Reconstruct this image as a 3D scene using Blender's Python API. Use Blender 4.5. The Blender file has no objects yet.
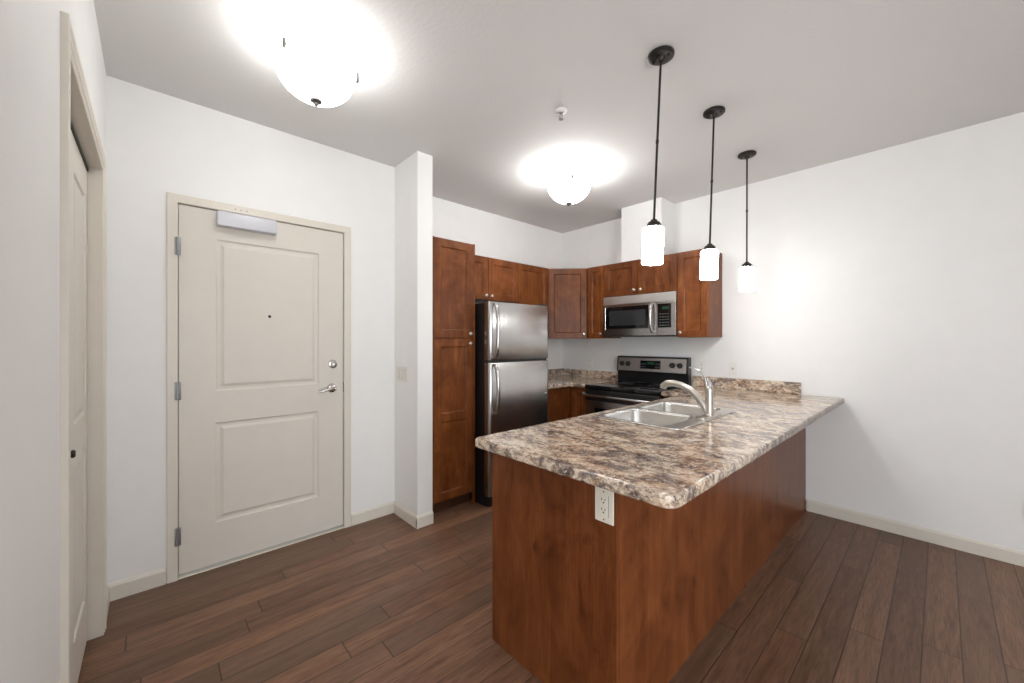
import bpy, bmesh, math, random
from mathutils import Vector, Matrix
PI = math.pi
S = bpy.context.scene
COL = S.collection

# ------------------------------------------------------------------ camera
cd = bpy.data.cameras.new('camera')
cam = bpy.data.objects.new('camera', cd)
COL.objects.link(cam)
cam.location = (0, 0, 1.34)
cam.rotation_euler = (PI / 2, 0, math.radians(47.506))
cd.lens = 36 * 392.63 / 1024
cd.sensor_width = 36
cd.clip_start = 0.02
S.camera = cam
# ------------------------------------------------------------------ world, exposure, daylight
S.view_settings.view_transform = 'Standard'
S.view_settings.look = 'None'
S.view_settings.gamma = 1
S.view_settings.use_curve_mapping = False
S.view_settings.exposure = 0.28
S.cycles.use_denoising = True
S.cycles.max_bounces = 10
S.cycles.diffuse_bounces = 6
S.cycles.sample_clamp_indirect = 6
W = bpy.data.worlds.new('world')
S.world = W
W.use_nodes = True
W.node_tree.nodes['Background'].inputs[0].default_value = (0.75, 0.85, 1.0, 1)
W.node_tree.nodes['Background'].inputs[1].default_value = 0.6

BULB = 2.4      # bulbs inside the bowl lights
BOWL = 8.0     # opal glass bowls
SHADE = 27.0    # pendant shades
DAY = 112.0      # daylight through the living room window


def area_light(name, loc, rot, sx, sy, power, color):
    l = bpy.data.lights.new(name, 'AREA')
    l.shape = 'RECTANGLE'
    l.size, l.size_y = sx, sy
    l.energy = power
    l.color = color
    o = bpy.data.objects.new(name, l)
    o.location = loc
    o.rotation_euler = rot
    COL.objects.link(o)
    return o


# window daylight: just inside the side window; the rear lamp is added fill
area_light('window_daylight', (2.93, -0.75, 1.17), (0, PI / 2, 0), 2.05, 3.0, DAY, (0.93, 0.97, 1.0))
area_light('rear_fill', (1.3, -2.52, 1.35), (PI / 2, 0, 0), 2.2, 1.9, DAY * 0.12, (0.93, 0.97, 1.0))  # weak fill added from the rear to lift the wall under the uppers

# ------------------------------------------------------------------ materials


class NT:
    def __init__(s, name):
        s.m = bpy.data.materials.new(name)
        s.m.use_nodes = True
        s.t = s.m.node_tree
        s.b = s.t.nodes['Principled BSDF']
        s.n = s.t.nodes
        s.tc = s.n.new('ShaderNodeTexCoord')

    def link(s, a, b):
        s.t.links.new(a, b)

    def val(s, sock, v):
        if hasattr(v, 'is_output') or isinstance(v, bpy.types.NodeSocket):
            s.link(v, sock)
        else:
            sock.default_value = v

    def math(s, op, a, b=0.0, c=None):
        n = s.n.new('ShaderNodeMath')
        n.operation = op
        s.val(n.inputs[0], a)
        s.val(n.inputs[1], b)
        if c is not None:
            s.val(n.inputs[2], c)
        return n.outputs[0]

    def mapping(s, scale=(1, 1, 1), rot=(0, 0, 0), src=None, loc=(0, 0, 0)):
        n = s.n.new('ShaderNodeMapping')
        n.inputs['Scale'].default_value = scale
        n.inputs['Rotation'].default_value = rot
        n.inputs['Location'].default_value = loc
        s.link(src or s.tc.outputs['Object'], n.inputs['Vector'])
        return n.outputs[0]

    def noise(s, vec, scale=5, detail=4, rough=0.5, dist=0.0):
        n = s.n.new('ShaderNodeTexNoise')
        s.link(vec, n.inputs['Vector'])
        n.inputs['Scale'].default_value = scale
        n.inputs['Detail'].default_value = detail
        n.inputs['Roughness'].default_value = rough
        n.inputs['Distortion'].default_value = dist
        return n.outputs['Fac']

    def voro(s, vec, scale=20, feature='F1', out='Distance', rnd=1.0):
        n = s.n.new('ShaderNodeTexVoronoi')
        n.feature = feature
        s.link(vec, n.inputs['Vector'])
        n.inputs['Scale'].default_value = scale
        n.inputs['Randomness'].default_value = rnd
        return n.outputs[out]

    def ramp(s, fac, stops, interp='LINEAR'):
        n = s.n.new('ShaderNodeValToRGB')
        n.color_ramp.interpolation = interp
        e = n.color_ramp.elements
        while len(e) < len(stops):
            e.new(0.5)
        for el, (p, c) in zip(e, stops):
            el.position = p
            el.color = (c[0], c[1], c[2], 1) if not isinstance(c, (int, float)) else (c, c, c, 1)
        s.link(fac, n.inputs[0])
        return n.outputs[0]

    def mix(s, fac, a, b, mode='MIX'):
        n = s.n.new('ShaderNodeMix')
        n.data_type = 'RGBA'
        n.blend_type = mode
        s.val(n.inputs[0], fac)
        for sock, v in ((n.inputs[6], a), (n.inputs[7], b)):
            if isinstance(v, tuple):
                sock.default_value = (v[0], v[1], v[2], 1)
            else:
                s.link(v, sock)
        return n.outputs[2]

    def bump(s, h, strength=0.2, dist=0.01):
        n = s.n.new('ShaderNodeBump')
        n.inputs['Strength'].default_value = strength
        n.inputs['Distance'].default_value = dist
        s.link(h, n.inputs['Height'])
        s.link(n.outputs[0], s.b.inputs['Normal'])

    def set(s, **k):
        for key, v in k.items():
            sock = s.b.inputs[{'color': 'Base Color', 'rough': 'Roughness', 'metal': 'Metallic', 'spec': 'Specular IOR Level',
                               'coat': 'Coat Weight', 'coatr': 'Coat Roughness', 'emit': 'Emission Strength', 'ecol': 'Emission Color', 'aniso': 'Anisotropic',
                               'trans': 'Transmission Weight', 'ior': 'IOR'}[key]]
            if isinstance(v, tuple):
                v = (v[0], v[1], v[2], 1)
            s.val(sock, v)
        return s


def simple(name, color, rough=0.5, metal=0.0, var=0.04, scale=8, bump=0.0, bscale=200, **k):
    """plain coat with a slight procedural tone variation"""
    m = NT(name)
    v = m.mapping()
    f = m.noise(v, scale, 3)
    lo = tuple(c * (1 - var) for c in color)
    hi = tuple(min(1, c * (1 + var)) for c in color)
    m.set(color=m.ramp(f, [(0.3, lo), (0.7, hi)]), rough=rough, metal=metal, **k)
    if bump:
        m.bump(m.noise(v, bscale, 2), bump, 0.002)
    return m.m


M = {}
M['wall'] = simple('wall_paint', (0.83, 0.825, 0.81), 0.55, var=0.01, bump=0.12, bscale=160)
M['trim'] = simple('cream_trim_paint', (0.70, 0.655, 0.575), 0.4, var=0.015)
M['doorpaint'] = simple('cream_door_paint', (0.69, 0.645, 0.58), 0.42, var=0.015, bump=0.05, bscale=120)
M['white'] = simple('white_plastic', (0.80, 0.79, 0.75), 0.35, var=0.01)
M['ivory'] = simple('ivory_plastic', (0.74, 0.70, 0.60), 0.35, var=0.01)
M['switch'] = simple('almond_switch_plastic', (0.74, 0.715, 0.655), 0.35, var=0.01)
M['gapshade'] = simple('switch_gap_shade', (0.33, 0.31, 0.28), 0.6)  # tone of the painted shade around the rockers
M['slot'] = simple('dark_slot', (0.03, 0.028, 0.025), 0.6)
M['black'] = simple('black_enamel', (0.010, 0.010, 0.011), 0.3, var=0.1)
M['blackglass'] = simple('black_glass', (0.006, 0.006, 0.007), 0.06, var=0.1)
M['blackplastic'] = simple('black_plastic', (0.014, 0.014, 0.015), 0.42, var=0.1)
M['greyglass'] = simple('dark_window_glass', (0.03, 0.031, 0.033), 0.08, var=0.1)
M['chrome'] = simple('chrome', (0.78, 0.78, 0.80), 0.12, 1.0)
M['nickel'] = simple('brushed_nickel', (0.60, 0.555, 0.50), 0.30, 1.0)
M['bronze'] = simple('oil_rubbed_bronze', (0.030, 0.026, 0.023), 0.4, 0.6)
M['alu'] = simple('closer_aluminium_paint', (0.60, 0.60, 0.64), 0.4, 0.15)
M['satin'] = simple('satin_nickel', (0.52, 0.50, 0.48), 0.24, 1.0)
M['darkmetal'] = simple('dark_fitting_metal', (0.22, 0.215, 0.21), 0.4, 0.9)
M['hinge'] = simple('hinge_steel', (0.32, 0.32, 0.33), 0.35, 0.9)
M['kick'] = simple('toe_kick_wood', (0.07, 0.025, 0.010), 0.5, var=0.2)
M['marking'] = simple('burner_marking', (0.09, 0.09, 0.095), 0.3)

m = NT('ceiling_texture')
v = m.mapping()
h = m.noise(v, 55, 5, 0.6)
m.set(color=(0.70, 0.69, 0.675), rough=0.8)
m.bump(m.ramp(h, [(0.42, 0.0), (0.62, 1.0)]), 0.14, 0.004)
M['ceiling'] = m.m

m = NT('frosted_bowl_glass')
m.set(color=(0.9, 0.9, 0.88), rough=0.3, ecol=(1.0, 0.99, 0.975), emit=BOWL)
M['bowl'] = m.m
m = NT('frosted_kitchen_bowl_glass')
m.set(color=(0.9, 0.9, 0.88), rough=0.3, ecol=(1.0, 0.99, 0.975), emit=BOWL * 2.1)
M['kitchenbowl'] = m.m
m = NT('opal_shade_glass')
m.set(color=(0.9, 0.9, 0.9), rough=0.25, ecol=(0.985, 0.99, 1.0), emit=SHADE)
M['shade'] = m.m
m = NT('green_display')
m.set(color=(0.01, 0.02, 0.012), rough=0.2, ecol=(0.15, 0.8, 0.3), emit=0.03)
M['display'] = m.m
m = NT('display_digits')
m.set(color=(0.05, 0.2, 0.08), rough=0.3, ecol=(0.2, 1.0, 0.4), emit=0.9)
M['digits'] = m.m
m = NT('window_glass')
m.set(color=(1, 1, 1), rough=0.0, trans=1.0, ior=1.1)
M['glass'] = m.m


def wood(name, dark, mid, light, rough=0.32, seed=0.0):
    m = NT(name)
    info = m.n.new('ShaderNodeObjectInfo')
    add = m.n.new('ShaderNodeVectorMath')
    add.operation = 'ADD'
    m.link(m.tc.outputs['Object'], add.inputs[0])
    sc = m.math('MULTIPLY', info.outputs['Random'], 37.0)
    cmb = m.n.new('ShaderNodeCombineXYZ')
    m.link(sc, cmb.inputs[0])
    m.link(sc, cmb.inputs[2])
    m.link(cmb.outputs[0], add.inputs[1])
    src = add.outputs[0]
    g = m.noise(m.mapping((20, 20, 1.5), src=src), 1.0, 7, 0.66, 0.9)       # long grain
    f = m.noise(m.mapping((190, 190, 7), src=src), 1.0, 3, 0.6)            # pores
    b = m.noise(m.mapping((4.5, 4.5, 2.6), src=src), 1.0, 6, 0.62, 1.8)     # blotches of the stain
    k = m.math('ADD', m.math('MULTIPLY', g, 0.40), m.math('MULTIPLY', b, 0.60))
    col = m.ramp(k, [(0.33, dark), (0.50, mid), (0.66, light)])
    col = m.mix(m.ramp(f, [(0.40, 0.35), (0.52, 0.0)]), col, dark)
    tone = m.math('ADD', m.math('MULTIPLY', info.outputs['Random'], 0.28), 0.86)
    hs = m.n.new('ShaderNodeHueSaturation')
    m.link(col, hs.inputs['Color'])
    m.link(tone, hs.inputs['Value'])
    # knots and dark mineral streaks
    wv = m.n.new('ShaderNodeVectorMath')
    wv.operation = 'ADD'
    nz = m.n.new('ShaderNodeTexNoise')
    nz.inputs['Scale'].default_value = 9
    m.link(src, nz.inputs['Vector'])
    sc2 = m.n.new('ShaderNodeVectorMath')
    sc2.operation = 'SCALE'
    sc2.inputs['Scale'].default_value = 0.16
    m.link(nz.outputs['Color'], sc2.inputs[0])
    m.link(src, wv.inputs[0])
    m.link(sc2.outputs[0], wv.inputs[1])
    kn = m.voro(m.mapping((2.8, 2.8, 2.0), src=wv.outputs[0]), 1.6)
    col = m.mix(m.ramp(kn, [(0.04, 0.7), (0.16, 0.0)]), hs.outputs[0], tuple(c * 0.5 for c in dark))
    m.set(color=col, rough=m.math('ADD', m.math('MULTIPLY', b, 0.15), rough - 0.06), spec=0.22)
    m.bump(g, 0.04, 0.002)
    return m.m


M['wood'] = wood('stained_maple', (0.078, 0.020, 0.005), (0.172, 0.051, 0.013), (0.28, 0.096, 0.028), 0.36)
M['panelwood'] = wood('stained_panel', (0.075, 0.020, 0.006), (0.150, 0.044, 0.013), (0.22, 0.072, 0.023), 0.30)

# floor: laminate planks along Y
m = NT('laminate_planks')
sep = m.n.new('ShaderNodeSeparateXYZ')
m.link(m.tc.outputs['Object'], sep.inputs[0])
PWID, PLEN = 0.1164, 1.20
u = m.math('DIVIDE', m.math('ADD', sep.outputs[0], 0.171), PWID)
row = m.math('FLOOR', u)
fu = m.math('FRACT', u)
wn = m.n.new('ShaderNodeTexWhiteNoise')
wn.noise_dimensions = '1D'
m.link(row, wn.inputs['W'])
vv = m.math('DIVIDE', m.math('ADD', sep.outputs[1], m.math('MULTIPLY', wn.outputs['Value'], 7.3)), PLEN)
colm = m.math('FLOOR', vv)
fv = m.math('FRACT', vv)
wn2 = m.n.new('ShaderNodeTexWhiteNoise')
wn2.noise_dimensions = '2D'
cm = m.n.new('ShaderNodeCombineXYZ')
m.link(row, cm.inputs[0])
m.link(colm, cm.inputs[1])
m.link(cm.outputs[0], wn2.inputs['Vector'])
rnd = wn2.outputs['Value']
du = m.math('MULTIPLY', m.math('MINIMUM', fu, m.math('SUBTRACT', 1.0, fu)), PWID)
dv = m.math('MULTIPLY', m.math('MINIMUM', fv, m.math('SUBTRACT', 1.0, fv)), PLEN)
dd = m.math('MINIMUM', du, dv)
off = m.n.new('ShaderNodeVectorMath')
off.operation = 'ADD'
cm2 = m.n.new('ShaderNodeCombineXYZ')
m.link(m.math('MULTIPLY', rnd, 61.0), cm2.inputs[0])
m.link(m.math('MULTIPLY', rnd, 23.0), cm2.inputs[1])
m.link(m.tc.outputs['Object'], off.inputs[0])
m.link(cm2.outputs[0], off.inputs[1])
gr = m.noise(m.mapping((30, 2.2, 30), src=off.outputs[0]), 1.0, 6, 0.65, 0.8)
po = m.noise(m.mapping((260, 9, 60), src=off.outputs[0]), 1.0, 3, 0.6)
ch = m.noise(m.mapping((9, 90, 9), src=off.outputs[0]), 1.0, 3, 0.6)        # cross-sawn marks
col = m.ramp(gr, [(0.28, (0.130, 0.063, 0.034)), (0.5, (0.212, 0.108, 0.062)), (0.72, (0.290, 0.160, 0.098))])
col = m.mix(m.ramp(po, [(0.38, 0.45), (0.55, 0.0)]), col, (0.050, 0.022, 0.014))
col = m.mix(m.ramp(ch, [(0.5, 0.0), (0.72, 0.18)]), col, (0.19, 0.115, 0.080))
hs = m.n.new('ShaderNodeHueSaturation')
m.link(col, hs.inputs['Color'])
m.link(m.math('ADD', m.math('MULTIPLY', rnd, 0.42), 0.80), hs.inputs['Value'])
col = m.mix(m.ramp(wn2.outputs['Color'], [(0.45, 0.0), (0.75, 0.45)]), hs.outputs[0], (0.115, 0.078, 0.055))
fvd = m.ramp(dv, [(0.0012, 0.95), (0.0028, 0.0)])
col = m.mix(m.ramp(du, [(0.0008, 0.8), (0.0018, 0.0)]), col, (0.014, 0.008, 0.006))
col = m.mix(fvd, col, (0.010, 0.006, 0.005))
m.set(color=col, rough=m.math('ADD', m.math('MULTIPLY', gr, 0.2), 0.30), spec=0.32)
m.bump(m.math('ADD', m.ramp(dd, [(0.0, 0.0), (0.003, 1.0)]), m.math('MULTIPLY', gr, 0.12)), 0.35, 0.002)
M['floor'] = m.m

# laminate countertop that imitates granite
m = NT('granite_laminate')
def gm(sx, sy, deg, loc):
    return m.mapping((sx, sy, 1.3), (0, 0, math.radians(deg)), loc=loc)


z1 = m.noise(gm(1.0, 1.7, 38, (0, 0, 0)), 5.5, 6, 0.65, 1.6)       # big drifts: tan / mauve grey / cream
z2 = m.noise(gm(1.0, 1.6, 32, (3, 5, 1)), 7.0, 6, 0.65, 1.8)
k1 = m.noise(gm(1.0, 1.6, 40, (8, 1, 4)), 22.0, 8, 0.74, 1.4)     # flecks
k2 = m.noise(gm(1.0, 1.3, 30, (2, 7, 9)), 48.0, 6, 0.72, 1.0)
k3 = m.noise(gm(1.0, 1.2, 10, (5, 2, 3)), 80.0, 4, 0.65, 0.5)
drift = m.math('MULTIPLY', m.math('SUBTRACT', z1, 0.5), 0.45)
k1d = m.math('ADD', k1, drift)
k2d = m.math('ADD', k2, m.math('MULTIPLY', drift, 0.5))
base = m.ramp(z1, [(0.40, (0.25, 0.205, 0.195)), (0.48, (0.37, 0.295, 0.245)), (0.54, (0.50, 0.40, 0.315)), (0.60, (0.66, 0.56, 0.46))])
base = m.mix(m.ramp(z2, [(0.50, 0.0), (0.59, 0.75)]), base, (0.44, 0.265, 0.155))
base = m.mix(m.ramp(k1d, [(0.52, 0.0), (0.57, 0.85)]), base, (0.78, 0.69, 0.58))
base = m.mix(m.ramp(k1d, [(0.40, 0.85), (0.45, 0.0)]), base, (0.125, 0.095, 0.088))
base = m.mix(m.ramp(k2d, [(0.57, 0.0), (0.62, 0.9)]), base, (0.88, 0.82, 0.73))
base = m.mix(m.ramp(k2d, [(0.37, 0.95), (0.43, 0.0)]), base, (0.035, 0.026, 0.024))
base = m.mix(m.ramp(k3, [(0.36, 0.7), (0.43, 0.0)]), base, (0.15, 0.085, 0.050))
base = m.mix(1.0, base, (0.98, 0.94, 0.885), 'MULTIPLY')
m.set(color=base, rough=0.12, spec=0.7)
M['granite'] = m.m

# brushed stainless
def stainless(name, color, rough, scale):
    m = NT(name)
    f = m.noise(m.mapping(scale), 1.0, 3, 0.6)
    big = m.noise(m.mapping((2.5, 2.5, 2.5)), 1.0, 3, 0.6, 0.5)
    m.set(color=m.ramp(f, [(0.3, tuple(c * 0.9 for c in color)), (0.7, color)]), metal=1.0,
          rough=m.math('ADD', m.math('MULTIPLY', big, 0.07), rough - 0.035))
    return m.m


M['steel'] = stainless('brushed_stainless', (0.56, 0.55, 0.535), 0.25, (7, 7, 1.2))
M['satinsteel'] = stainless('satin_stainless', (0.60, 0.575, 0.55), 0.45, (7, 7, 1.2))
M['sinksteel'] = stainless('sink_stainless', (0.74, 0.725, 0.70), 0.24, (6, 6, 3))

# ------------------------------------------------------------------ mesh helpers


class MB:
    """collects shapes and links them as ONE mesh object"""

    def __init__(s):
        s.bm = bmesh.new()

    def _merge(s, b2, mat=None):
        if mat is not None:
            bmesh.ops.transform(b2, matrix=mat, verts=b2.verts)
        me = bpy.data.meshes.new('tmp')
        b2.to_mesh(me)
        b2.free()
        s.bm.from_mesh(me)
        bpy.data.meshes.remove(me)

    def box(s, a, b, bev=0.0, seg=2, mat=None, smooth=False):
        b2 = bmesh.new()
        bmesh.ops.create_cube(b2, size=1)
        for v in b2.verts:
            v.co = Vector([(a[i] + b[i]) / 2 + v.co[i] * (b[i] - a[i]) for i in range(3)])
        if bev:
            bmesh.ops.bevel(b2, geom=list(b2.edges), offset=bev, segments=seg, affect='EDGES', profile=0.5)
        s._merge(b2, mat)
        return s

    def cyl(s, p0, p1, r, r2=None, n=24, bev=0.0):
        p0, p1 = Vector(p0), Vector(p1)
        d = p1 - p0
        b2 = bmesh.new()
        bmesh.ops.create_cone(b2, cap_ends=True, segments=n, radius1=r, radius2=r if r2 is None else r2, depth=d.length)
        if bev:
            es = [e for e in b2.edges if any(len(f.verts) > 4 for f in e.link_faces)]
            bmesh.ops.bevel(b2, geom=es, offset=bev, segments=2, affect='EDGES', profile=0.5)
        q = Vector((0, 0, 1)).rotation_difference(d.normalized())
        s._merge(b2, Matrix.Translation((p0 + p1) / 2) @ q.to_matrix().to_4x4())
        return s

    def lathe(s, prof, c=(0, 0, 0), axis=(0, 0, 1), n=40):
        """prof: (radius, height) pairs along axis"""
        b2 = bmesh.new()
        rings = []
        for r, z in prof:
            if r < 1e-6:
                rings.append([b2.verts.new((0, 0, z))])
            else:
                rings.append([b2.verts.new((r * math.cos(2 * PI * i / n), r * math.sin(2 * PI * i / n), z)) for i in range(n)])
        for A, B in zip(rings, rings[1:]):
            for i in range(n):
                j = (i + 1) % n
                if len(A) == 1 and len(B) == 1:
                    continue
                if len(A) == 1:
                    b2.faces.new((A[0], B[i], B[j]))
                elif len(B) == 1:
                    b2.faces.new((A[i], B[0], A[j]))
                else:
                    b2.faces.new((A[i], B[i], B[j], A[j]))
        bmesh.ops.recalc_face_normals(b2, faces=b2.faces)
        q = Vector((0, 0, 1)).rotation_difference(Vector(axis).normalized())
        s._merge(b2, Matrix.Translation(c) @ q.to_matrix().to_4x4())
        return s

    def tube(s, pts, r, n=16, flat=1.0):
        """round bar along pts; r one radius or one per point; flat squeezes the second axis"""
        pts = [Vector(p) for p in pts]
        rs = r if isinstance(r, (list, tuple)) else [r] * len(pts)
        b2 = bmesh.new()
        t0 = (pts[1] - pts[0]).normalized()
        nrm = t0.orthogonal().normalized()
        rings = []
        for i, p in enumerate(pts):
            t = (pts[min(i + 1, len(pts) - 1)] - pts[max(i - 1, 0)]).normalized()
            nrm = (nrm - t * nrm.dot(t)).normalized()
            bn = t.cross(nrm)
            rings.append([b2.verts.new(p + rs[i] * (math.cos(2 * PI * k / n) * nrm + flat * math.sin(2 * PI * k / n) * bn)) for k in range(n)])
        for A, B in zip(rings, rings[1:]):
            for k in range(n):
                b2.faces.new((A[k], A[(k + 1) % n], B[(k + 1) % n], B[k]))
        b2.faces.new(list(reversed(rings[0])))
        b2.faces.new(rings[-1])
        bmesh.ops.recalc_face_normals(b2, faces=b2.faces)
        s._merge(b2)
        return s

    def prism(s, poly, z0, z1, bev=0.0):
        """upright prism over a 2D outline"""
        b2 = bmesh.new()
        lo = [b2.verts.new((x, y, z0)) for x, y in poly]
        hi = [b2.verts.new((x, y, z1)) for x, y in poly]
        b2.faces.new(lo)
        b2.faces.new(hi)
        k = len(poly)
        for i in range(k):
            b2.faces.new((lo[i], lo[(i + 1) % k], hi[(i + 1) % k], hi[i]))
        bmesh.ops.recalc_face_normals(b2, faces=b2.faces)
        if bev:
            bmesh.ops.bevel(b2, geom=list(b2.edges), offset=bev, segments=2, affect='EDGES', profile=0.5)
        s._merge(b2)
        return s

    def xprism(s, poly, x0, x1, bev=0.0):
        """prism along X over a (y, z) outline"""
        b2 = bmesh.new()
        lo = [b2.verts.new((x0, y, z)) for y, z in poly]
        hi = [b2.verts.new((x1, y, z)) for y, z in poly]
        b2.faces.new(lo)
        b2.faces.new(hi)
        k = len(poly)
        for i in range(k):
            b2.faces.new((lo[i], lo[(i + 1) % k], hi[(i + 1) % k], hi[i]))
        bmesh.ops.recalc_face_normals(b2, faces=b2.faces)
        if bev:
            bmesh.ops.bevel(b2, geom=list(b2.edges), offset=bev, segments=2, affect='EDGES', profile=0.5)
        s._merge(b2)
        return s

    def slab(s, x0, z0, x1, z1, thick, panels, prof, edge=0.0015):
        """a door leaf: front at y=0 facing -y, PANELS (x0,z0,x1,z1) sunk with PROF = (inset, depth) loops"""
        b2 = bmesh.new()
        xs = sorted({x0, x1} | {p[0] for p in panels} | {p[2] for p in panels})
        zs = sorted({z0, z1} | {p[1] for p in panels} | {p[3] for p in panels})

        def quad(co):
            b2.faces.new([b2.verts.new(c) for c in co])
        for xa, xb in zip(xs, xs[1:]):
            for za, zb in zip(zs, zs[1:]):
                cx, cz = (xa + xb) / 2, (za + zb) / 2
                if not any(p[0] < cx < p[2] and p[1] < cz < p[3] for p in panels):
                    quad([(xa, 0, za), (xb, 0, za), (xb, 0, zb), (xa, 0, zb)])
        for (pa, pz, pb, pt) in panels:
            def loop(i, d):
                return [(pa + i, d, pz + i), (pb - i, d, pz + i), (pb - i, d, pt - i), (pa + i, d, pt - i)]
            ls = [loop(i, d) for i, d in prof]
            for A, B in zip(ls, ls[1:]):
                for k in range(4):
                    quad([A[k], A[(k + 1) % 4], B[(k + 1) % 4], B[k]])
            quad(ls[-1])
        o = [(x0, z0), (x1, z0), (x1, z1), (x0, z1)]
        for k in range(4):
            (a, c), (b, d) = o[k], o[(k + 1) % 4]
            quad([(a, 0, c), (a, thick, c), (b, thick, d), (b, 0, d)])
        quad([(x0, thick, z0), (x0, thick, z1), (x1, thick, z1), (x1, thick, z0)])
        bmesh.ops.remove_doubles(b2, verts=b2.verts, dist=1e-5)
        bmesh.ops.recalc_face_normals(b2, faces=b2.faces)
        s._merge(b2)
        return s

    def casing(s, x0, x1, z1, prof):
        """mitred trim round an opening x0..x1, top z1: PROF = (outward offset, projection) loop, closed on the wall"""
        b2 = bmesh.new()
        rows = []
        for u_, t_ in prof:
            rows.append([b2.verts.new(c) for c in ((x0 - u_, -t_, 0), (x0 - u_, -t_, z1 + u_), (x1 + u_, -t_, z1 + u_), (x1 + u_, -t_, 0))])
        k = len(rows)
        for i in range(k):
            A, B = rows[i], rows[(i + 1) % k]
            for j in range(3):
                b2.faces.new((A[j], A[j + 1], B[j + 1], B[j]))
        b2.faces.new([r[0] for r in rows])
        b2.faces.new([r[3] for r in rows])
        bmesh.ops.recalc_face_normals(b2, faces=b2.faces)
        s._merge(b2)
        return s

    def build(s, name, mat, parent=None, smooth=None, loc=(0, 0, 0)):
        me = bpy.data.meshes.new(name)
        s.bm.to_mesh(me)
        s.bm.free()
        mats = mat if isinstance(mat, (list, tuple)) else [mat]
        for mm in mats:
            me.materials.append(M[mm])
        o = bpy.data.objects.new(name, me)
        o.location = loc
        COL.objects.link(o)
        if parent:
            o.parent = parent
        if smooth:
            for p in me.polygons:
                p.use_smooth = True
            try:
                me.set_sharp_from_angle(angle=math.radians(smooth if smooth is not True else 40))
            except Exception:
                pass
        return o


def tag(o, label=None, cat=None, group=None, kind=None):
    if label:
        o['label'] = label
    if cat:
        o['category'] = cat
    if group:
        o['group'] = group
    if kind:
        o['kind'] = kind
    return o


def empty(name, loc, rot=0.0, label=None, cat=None, group=None, kind=None):
    """the thing's base; rot turns the front (local -y) : 0 faces -Y, 90 faces +X, 180 faces +Y, -90 faces -X"""
    o = bpy.data.objects.new(name, None)
    o.empty_display_size = 0.1
    o.location = loc
    o.rotation_euler = (0, 0, math.radians(rot))
    COL.objects.link(o)
    return tag(o, label, cat, group, kind)


def plate2d(name, loops, z0, z1, mat, bev=0.0, parent=None, seg=3):
    """flat plate with holes: loops of 2D points (first the outline), rounded edges"""
    c = bpy.data.curves.new('tmp_curve', 'CURVE')
    c.dimensions = '2D'
    c.fill_mode = 'BOTH'
    for lp in loops:
        sp = c.splines.new('POLY')
        sp.points.add(len(lp) - 1)
        for p, (x, y) in zip(sp.points, lp):
            p.co = (x, y, 0, 1)
        sp.use_cyclic_u = True
    c.extrude = max((z1 - z0) / 2 - bev, 1e-4)
    c.bevel_depth = bev
    c.bevel_resolution = seg
    c.offset = -bev
    o = bpy.data.objects.new('tmp_curve', c)
    COL.objects.link(o)
    dg = bpy.context.evaluated_depsgraph_get()
    me = bpy.data.meshes.new_from_object(o.evaluated_get(dg))
    bpy.data.objects.remove(o)
    bpy.data.curves.remove(c)
    me.name = name
    for v in me.vertices:
        v.co.z += (z0 + z1) / 2
    me.materials.clear()
    me.materials.append(M[mat])
    ob = bpy.data.objects.new(name, me)
    COL.objects.link(ob)
    if parent:
        ob.parent = parent
    return ob


def fillet(poly, radii, n=6):
    """round the corners of a polygon"""
    out = []
    k = len(poly)
    for i in range(k):
        p = Vector(poly[i])
        r = radii[i] if isinstance(radii, (list, tuple)) else radii
        if r <= 0:
            out.append(tuple(p))
            continue
        a = (Vector(poly[i - 1]) - p).normalized()
        b = (Vector(poly[(i + 1) % k]) - p).normalized()
        ang = a.angle(b)
        d = r / math.tan(ang / 2)
        c = p + (a + b).normalized() * (r / math.sin(ang / 2))
        s0, s1 = p + a * d - c, p + b * d - c
        a0 = math.atan2(s0.y, s0.x)
        da = math.atan2(s1.y, s1.x) - a0
        while da > PI:
            da -= 2 * PI
        while da < -PI:
            da += 2 * PI
        for j in range(n + 1):
            t = a0 + da * j / n
            out.append((c.x + r * math.cos(t), c.y + r * math.sin(t)))
    return out


def rrect(x0, y0, x1, y1, r, n=6):
    return fillet([(x0, y0), (x1, y0), (x1, y1), (x0, y1)], r, n)


# ------------------------------------------------------------------ the room
XD, XK, YL, YR, H = -2.902, -3.242, -0.174, 3.833, 2.71
XE, YB = 3.0, -2.6          # living room side and rear walls
XC = -0.55                  # the closet wall ends here

tag(MB().box((-3.45, YB - 0.15, -0.1), (XE + 0.15, YR + 0.15, 0)).build('floor', 'floor'), 'dark brown laminate plank floor', 'floor', kind='structure')
tag(MB().box((-3.45, YB - 0.15, H), (XE + 0.15, YR + 0.15, H + 0.1)).build('ceiling', 'ceiling'), 'off-white textured ceiling', 'ceiling', kind='structure')
# entry door opening y 0.106..1.016, z..2.118
DY0, DY1, DZ = 0.106, 1.016, 2.12
tag(MB().box((XD - 0.14, -0.33, 0), (XD, DY0 - 0.03, H)).box((XD - 0.14, DY1 + 0.03, 0), (XD, 1.405, H)).box((XD - 0.14, DY0 - 0.03, DZ + 0.03), (XD, DY1 + 0.03, H))
    .build('wall_entry', 'wall'), 'white wall that holds the entry door', 'wall', kind='structure')
tag(MB().box((XK - 0.1, 1.405, 0), (-2.538, 1.528, H)).build('wall_stub', 'wall'), 'short white stub wall between entry door and pantry', 'wall', kind='structure')
tag(MB().box((XK - 0.12, 1.528, 0), (XK, YR, H)).build('wall_kitchen', 'wall'), 'white kitchen wall behind the fridge', 'wall', kind='structure')
tag(MB().box((XK - 0.12, YR, 0), (XE, YR + 0.12, H)).build('wall_range', 'wall'), 'white wall behind the range, running on to the right', 'wall', kind='structure')
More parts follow.
